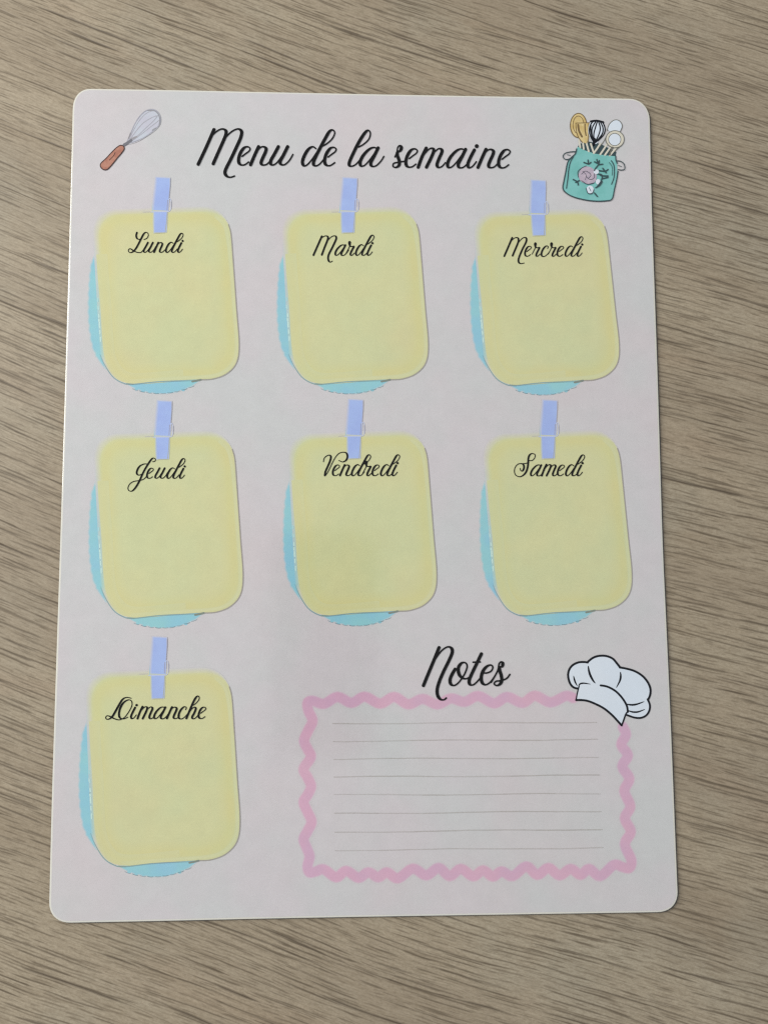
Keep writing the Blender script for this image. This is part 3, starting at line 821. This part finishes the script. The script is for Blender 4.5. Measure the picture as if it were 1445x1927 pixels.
us([(900, 520), (860, 600), (790, 690)], 12, 6); us([(1010, 700), (980, 760), (960, 830)], 24, 6); us([(1120, 700), (1040, 780)], 12, 6)
ut.build('utensils', [GOLD, OCHRE, NAVY, TEALDK, CREAM, HAT, OLIVE], jo)
jl, js = jset(Z3 + 4e-4 * 0.45)
js([(398, 730), (375, 815), (300, 885), (245, 965), (212, 1130), (182, 1280), (165, 1390), (205, 1465), (330, 1540), (520, 1592), (720, 1617), (900, 1612), (1000, 1580), (1040, 1420), (1078, 1250), (1100, 1110)], 19)
js([(1060, 850), (1066, 920), (1086, 975)], 19)
js([(345, 860), (290, 960), (262, 1090), (250, 1220), (225, 1400)], 15); js([(985, 930), (1032, 1020), (1034, 1200), (990, 1330)], 15)
js([(950, 960), (1000, 1040), (1000, 1180)], 8)
js([(390, 775), (290, 782), (205, 805), (168, 855), (200, 905), (262, 905), (330, 870)], 15); js([(240, 830), (290, 840)], 10)
js([(1080, 935), (1140, 940), (1200, 985), (1215, 1070), (1160, 1090), (1100, 1080)], 15); js([(1100, 1010), (1160, 1030)], 9)
jl.build('jar_outline', [TEALDK], jo)
jf, fs = jset(Z3 + 4e-4 * 0.45)
jf.poly(crop(smooth([(430, 1180), (470, 1080), (560, 1030), (650, 1050), (720, 1120), (735, 1220), (690, 1310), (580, 1325), (470, 1280)], True, 3), bJ), 0)
jf.poly(crop(ell(625, 1420, 62, 66), bJ), 1); jf.poly(crop(ell(760, 1290, 40, 46), bJ), 1); jf.poly(crop(ell(730, 1120, 46, 40), bJ), 1)
fs([(430, 1210), (420, 1120), (480, 1060), (560, 1020)], 12, 2); fs([(480, 1160), (540, 1110), (600, 1130), (640, 1180), (600, 1230)], 10, 2)
fs([(560, 1200), (620, 1250), (690, 1230), (700, 1150)], 10, 2); fs([(480, 1270), (580, 1330), (690, 1310)], 12, 2); fs([(500, 1110), (560, 1180), (540, 1260)], 8, 2)
fs([(560, 1400), (590, 1480), (660, 1490), (690, 1420)], 12, 2); fs([(610, 1390), (640, 1450)], 10, 2)
for pts in ([(520, 960), (600, 985), (640, 960)], [(590, 920), (600, 990)], [(700, 950), (770, 980), (780, 930)], [(740, 910), (770, 990), (840, 990)], [(770, 1000), (720, 1060), (700, 1100)],
            [(340, 1250), (410, 1290), (425, 1345)], [(380, 1300), (440, 1270)], [(780, 1100), (880, 1110), (930, 1080)], [(800, 1180), (860, 1190), (930, 1190)], [(760, 1160), (820, 1170), (830, 1230), (800, 1300), (740, 1380)],
            [(820, 1240), (930, 1215)], [(840, 1060), (900, 1140)], [(700, 1480), (750, 1540)], [(720, 1390), (790, 1350), (830, 1290)]):
    fs(pts, 20, 3)
jf.build('flower_emblem', [LILAC, HAT, SLATE, TEALDK], jo)

# ------------------------------------------------------------------ the phone that takes the picture, mirrored faintly in the film
def phone():
    ph = bpy.data.objects.new('mobile_phone', None); COL.objects.link(ph)
    ph.matrix_world = Matrix.Translation(CAM + ROT @ Vector((-0.0205, -0.039, 0.014))) @ ROT.to_4x4()
    ph['label'] = 'dark mobile phone held above the sheet, mirrored faintly in the friday card'
    ph['category'] = 'phone'
    def rr(w_, h_, r, z0, z1, name, mat, off=(0, 0), bev=0.0012):
        bm = bmesh.new()
        vs = []
        for cx, cy, a0 in ((w_ / 2 - r, h_ / 2 - r, 0), (-w_ / 2 + r, h_ / 2 - r, 90), (-w_ / 2 + r, -h_ / 2 + r, 180), (w_ / 2 - r, -h_ / 2 + r, 270)):
            for k in range(7):
                a = math.radians(a0 + 15 * k); vs.append(bm.verts.new((off[0] + cx + r * math.cos(a), off[1] + cy + r * math.sin(a), z0)))
        fc = bm.faces.new(vs)
        ex = bmesh.ops.extrude_face_region(bm, geom=[fc])
        bmesh.ops.translate(bm, vec=(0, 0, z1 - z0), verts=[v for v in ex['geom'] if isinstance(v, bmesh.types.BMVert)])
        bmesh.ops.recalc_face_normals(bm, faces=bm.faces[:])
        bmesh.ops.bevel(bm, geom=[e for e in bm.edges if abs(e.verts[0].co.z - e.verts[1].co.z) < 1e-7], offset=bev, segments=2, affect='EDGES')
        me = bpy.data.meshes.new(name); bm.to_mesh(me); bm.free()
        return link(name, me, mat, ph)
    m, nt, b = new_mat('phone_dark_glass'); b.inputs['Base Color'].default_value = (0.02, 0.02, 0.022, 1); b.inputs['Roughness'].default_value = 0.3
    rr(0.074, 0.156, 0.009, 0.0, 0.008, 'phone_body', m)
    rr(0.018, 0.050, 0.008, -0.0012, -0.0001, 'camera_bump', m, (0.022, 0.046), 0.0004)
phone()
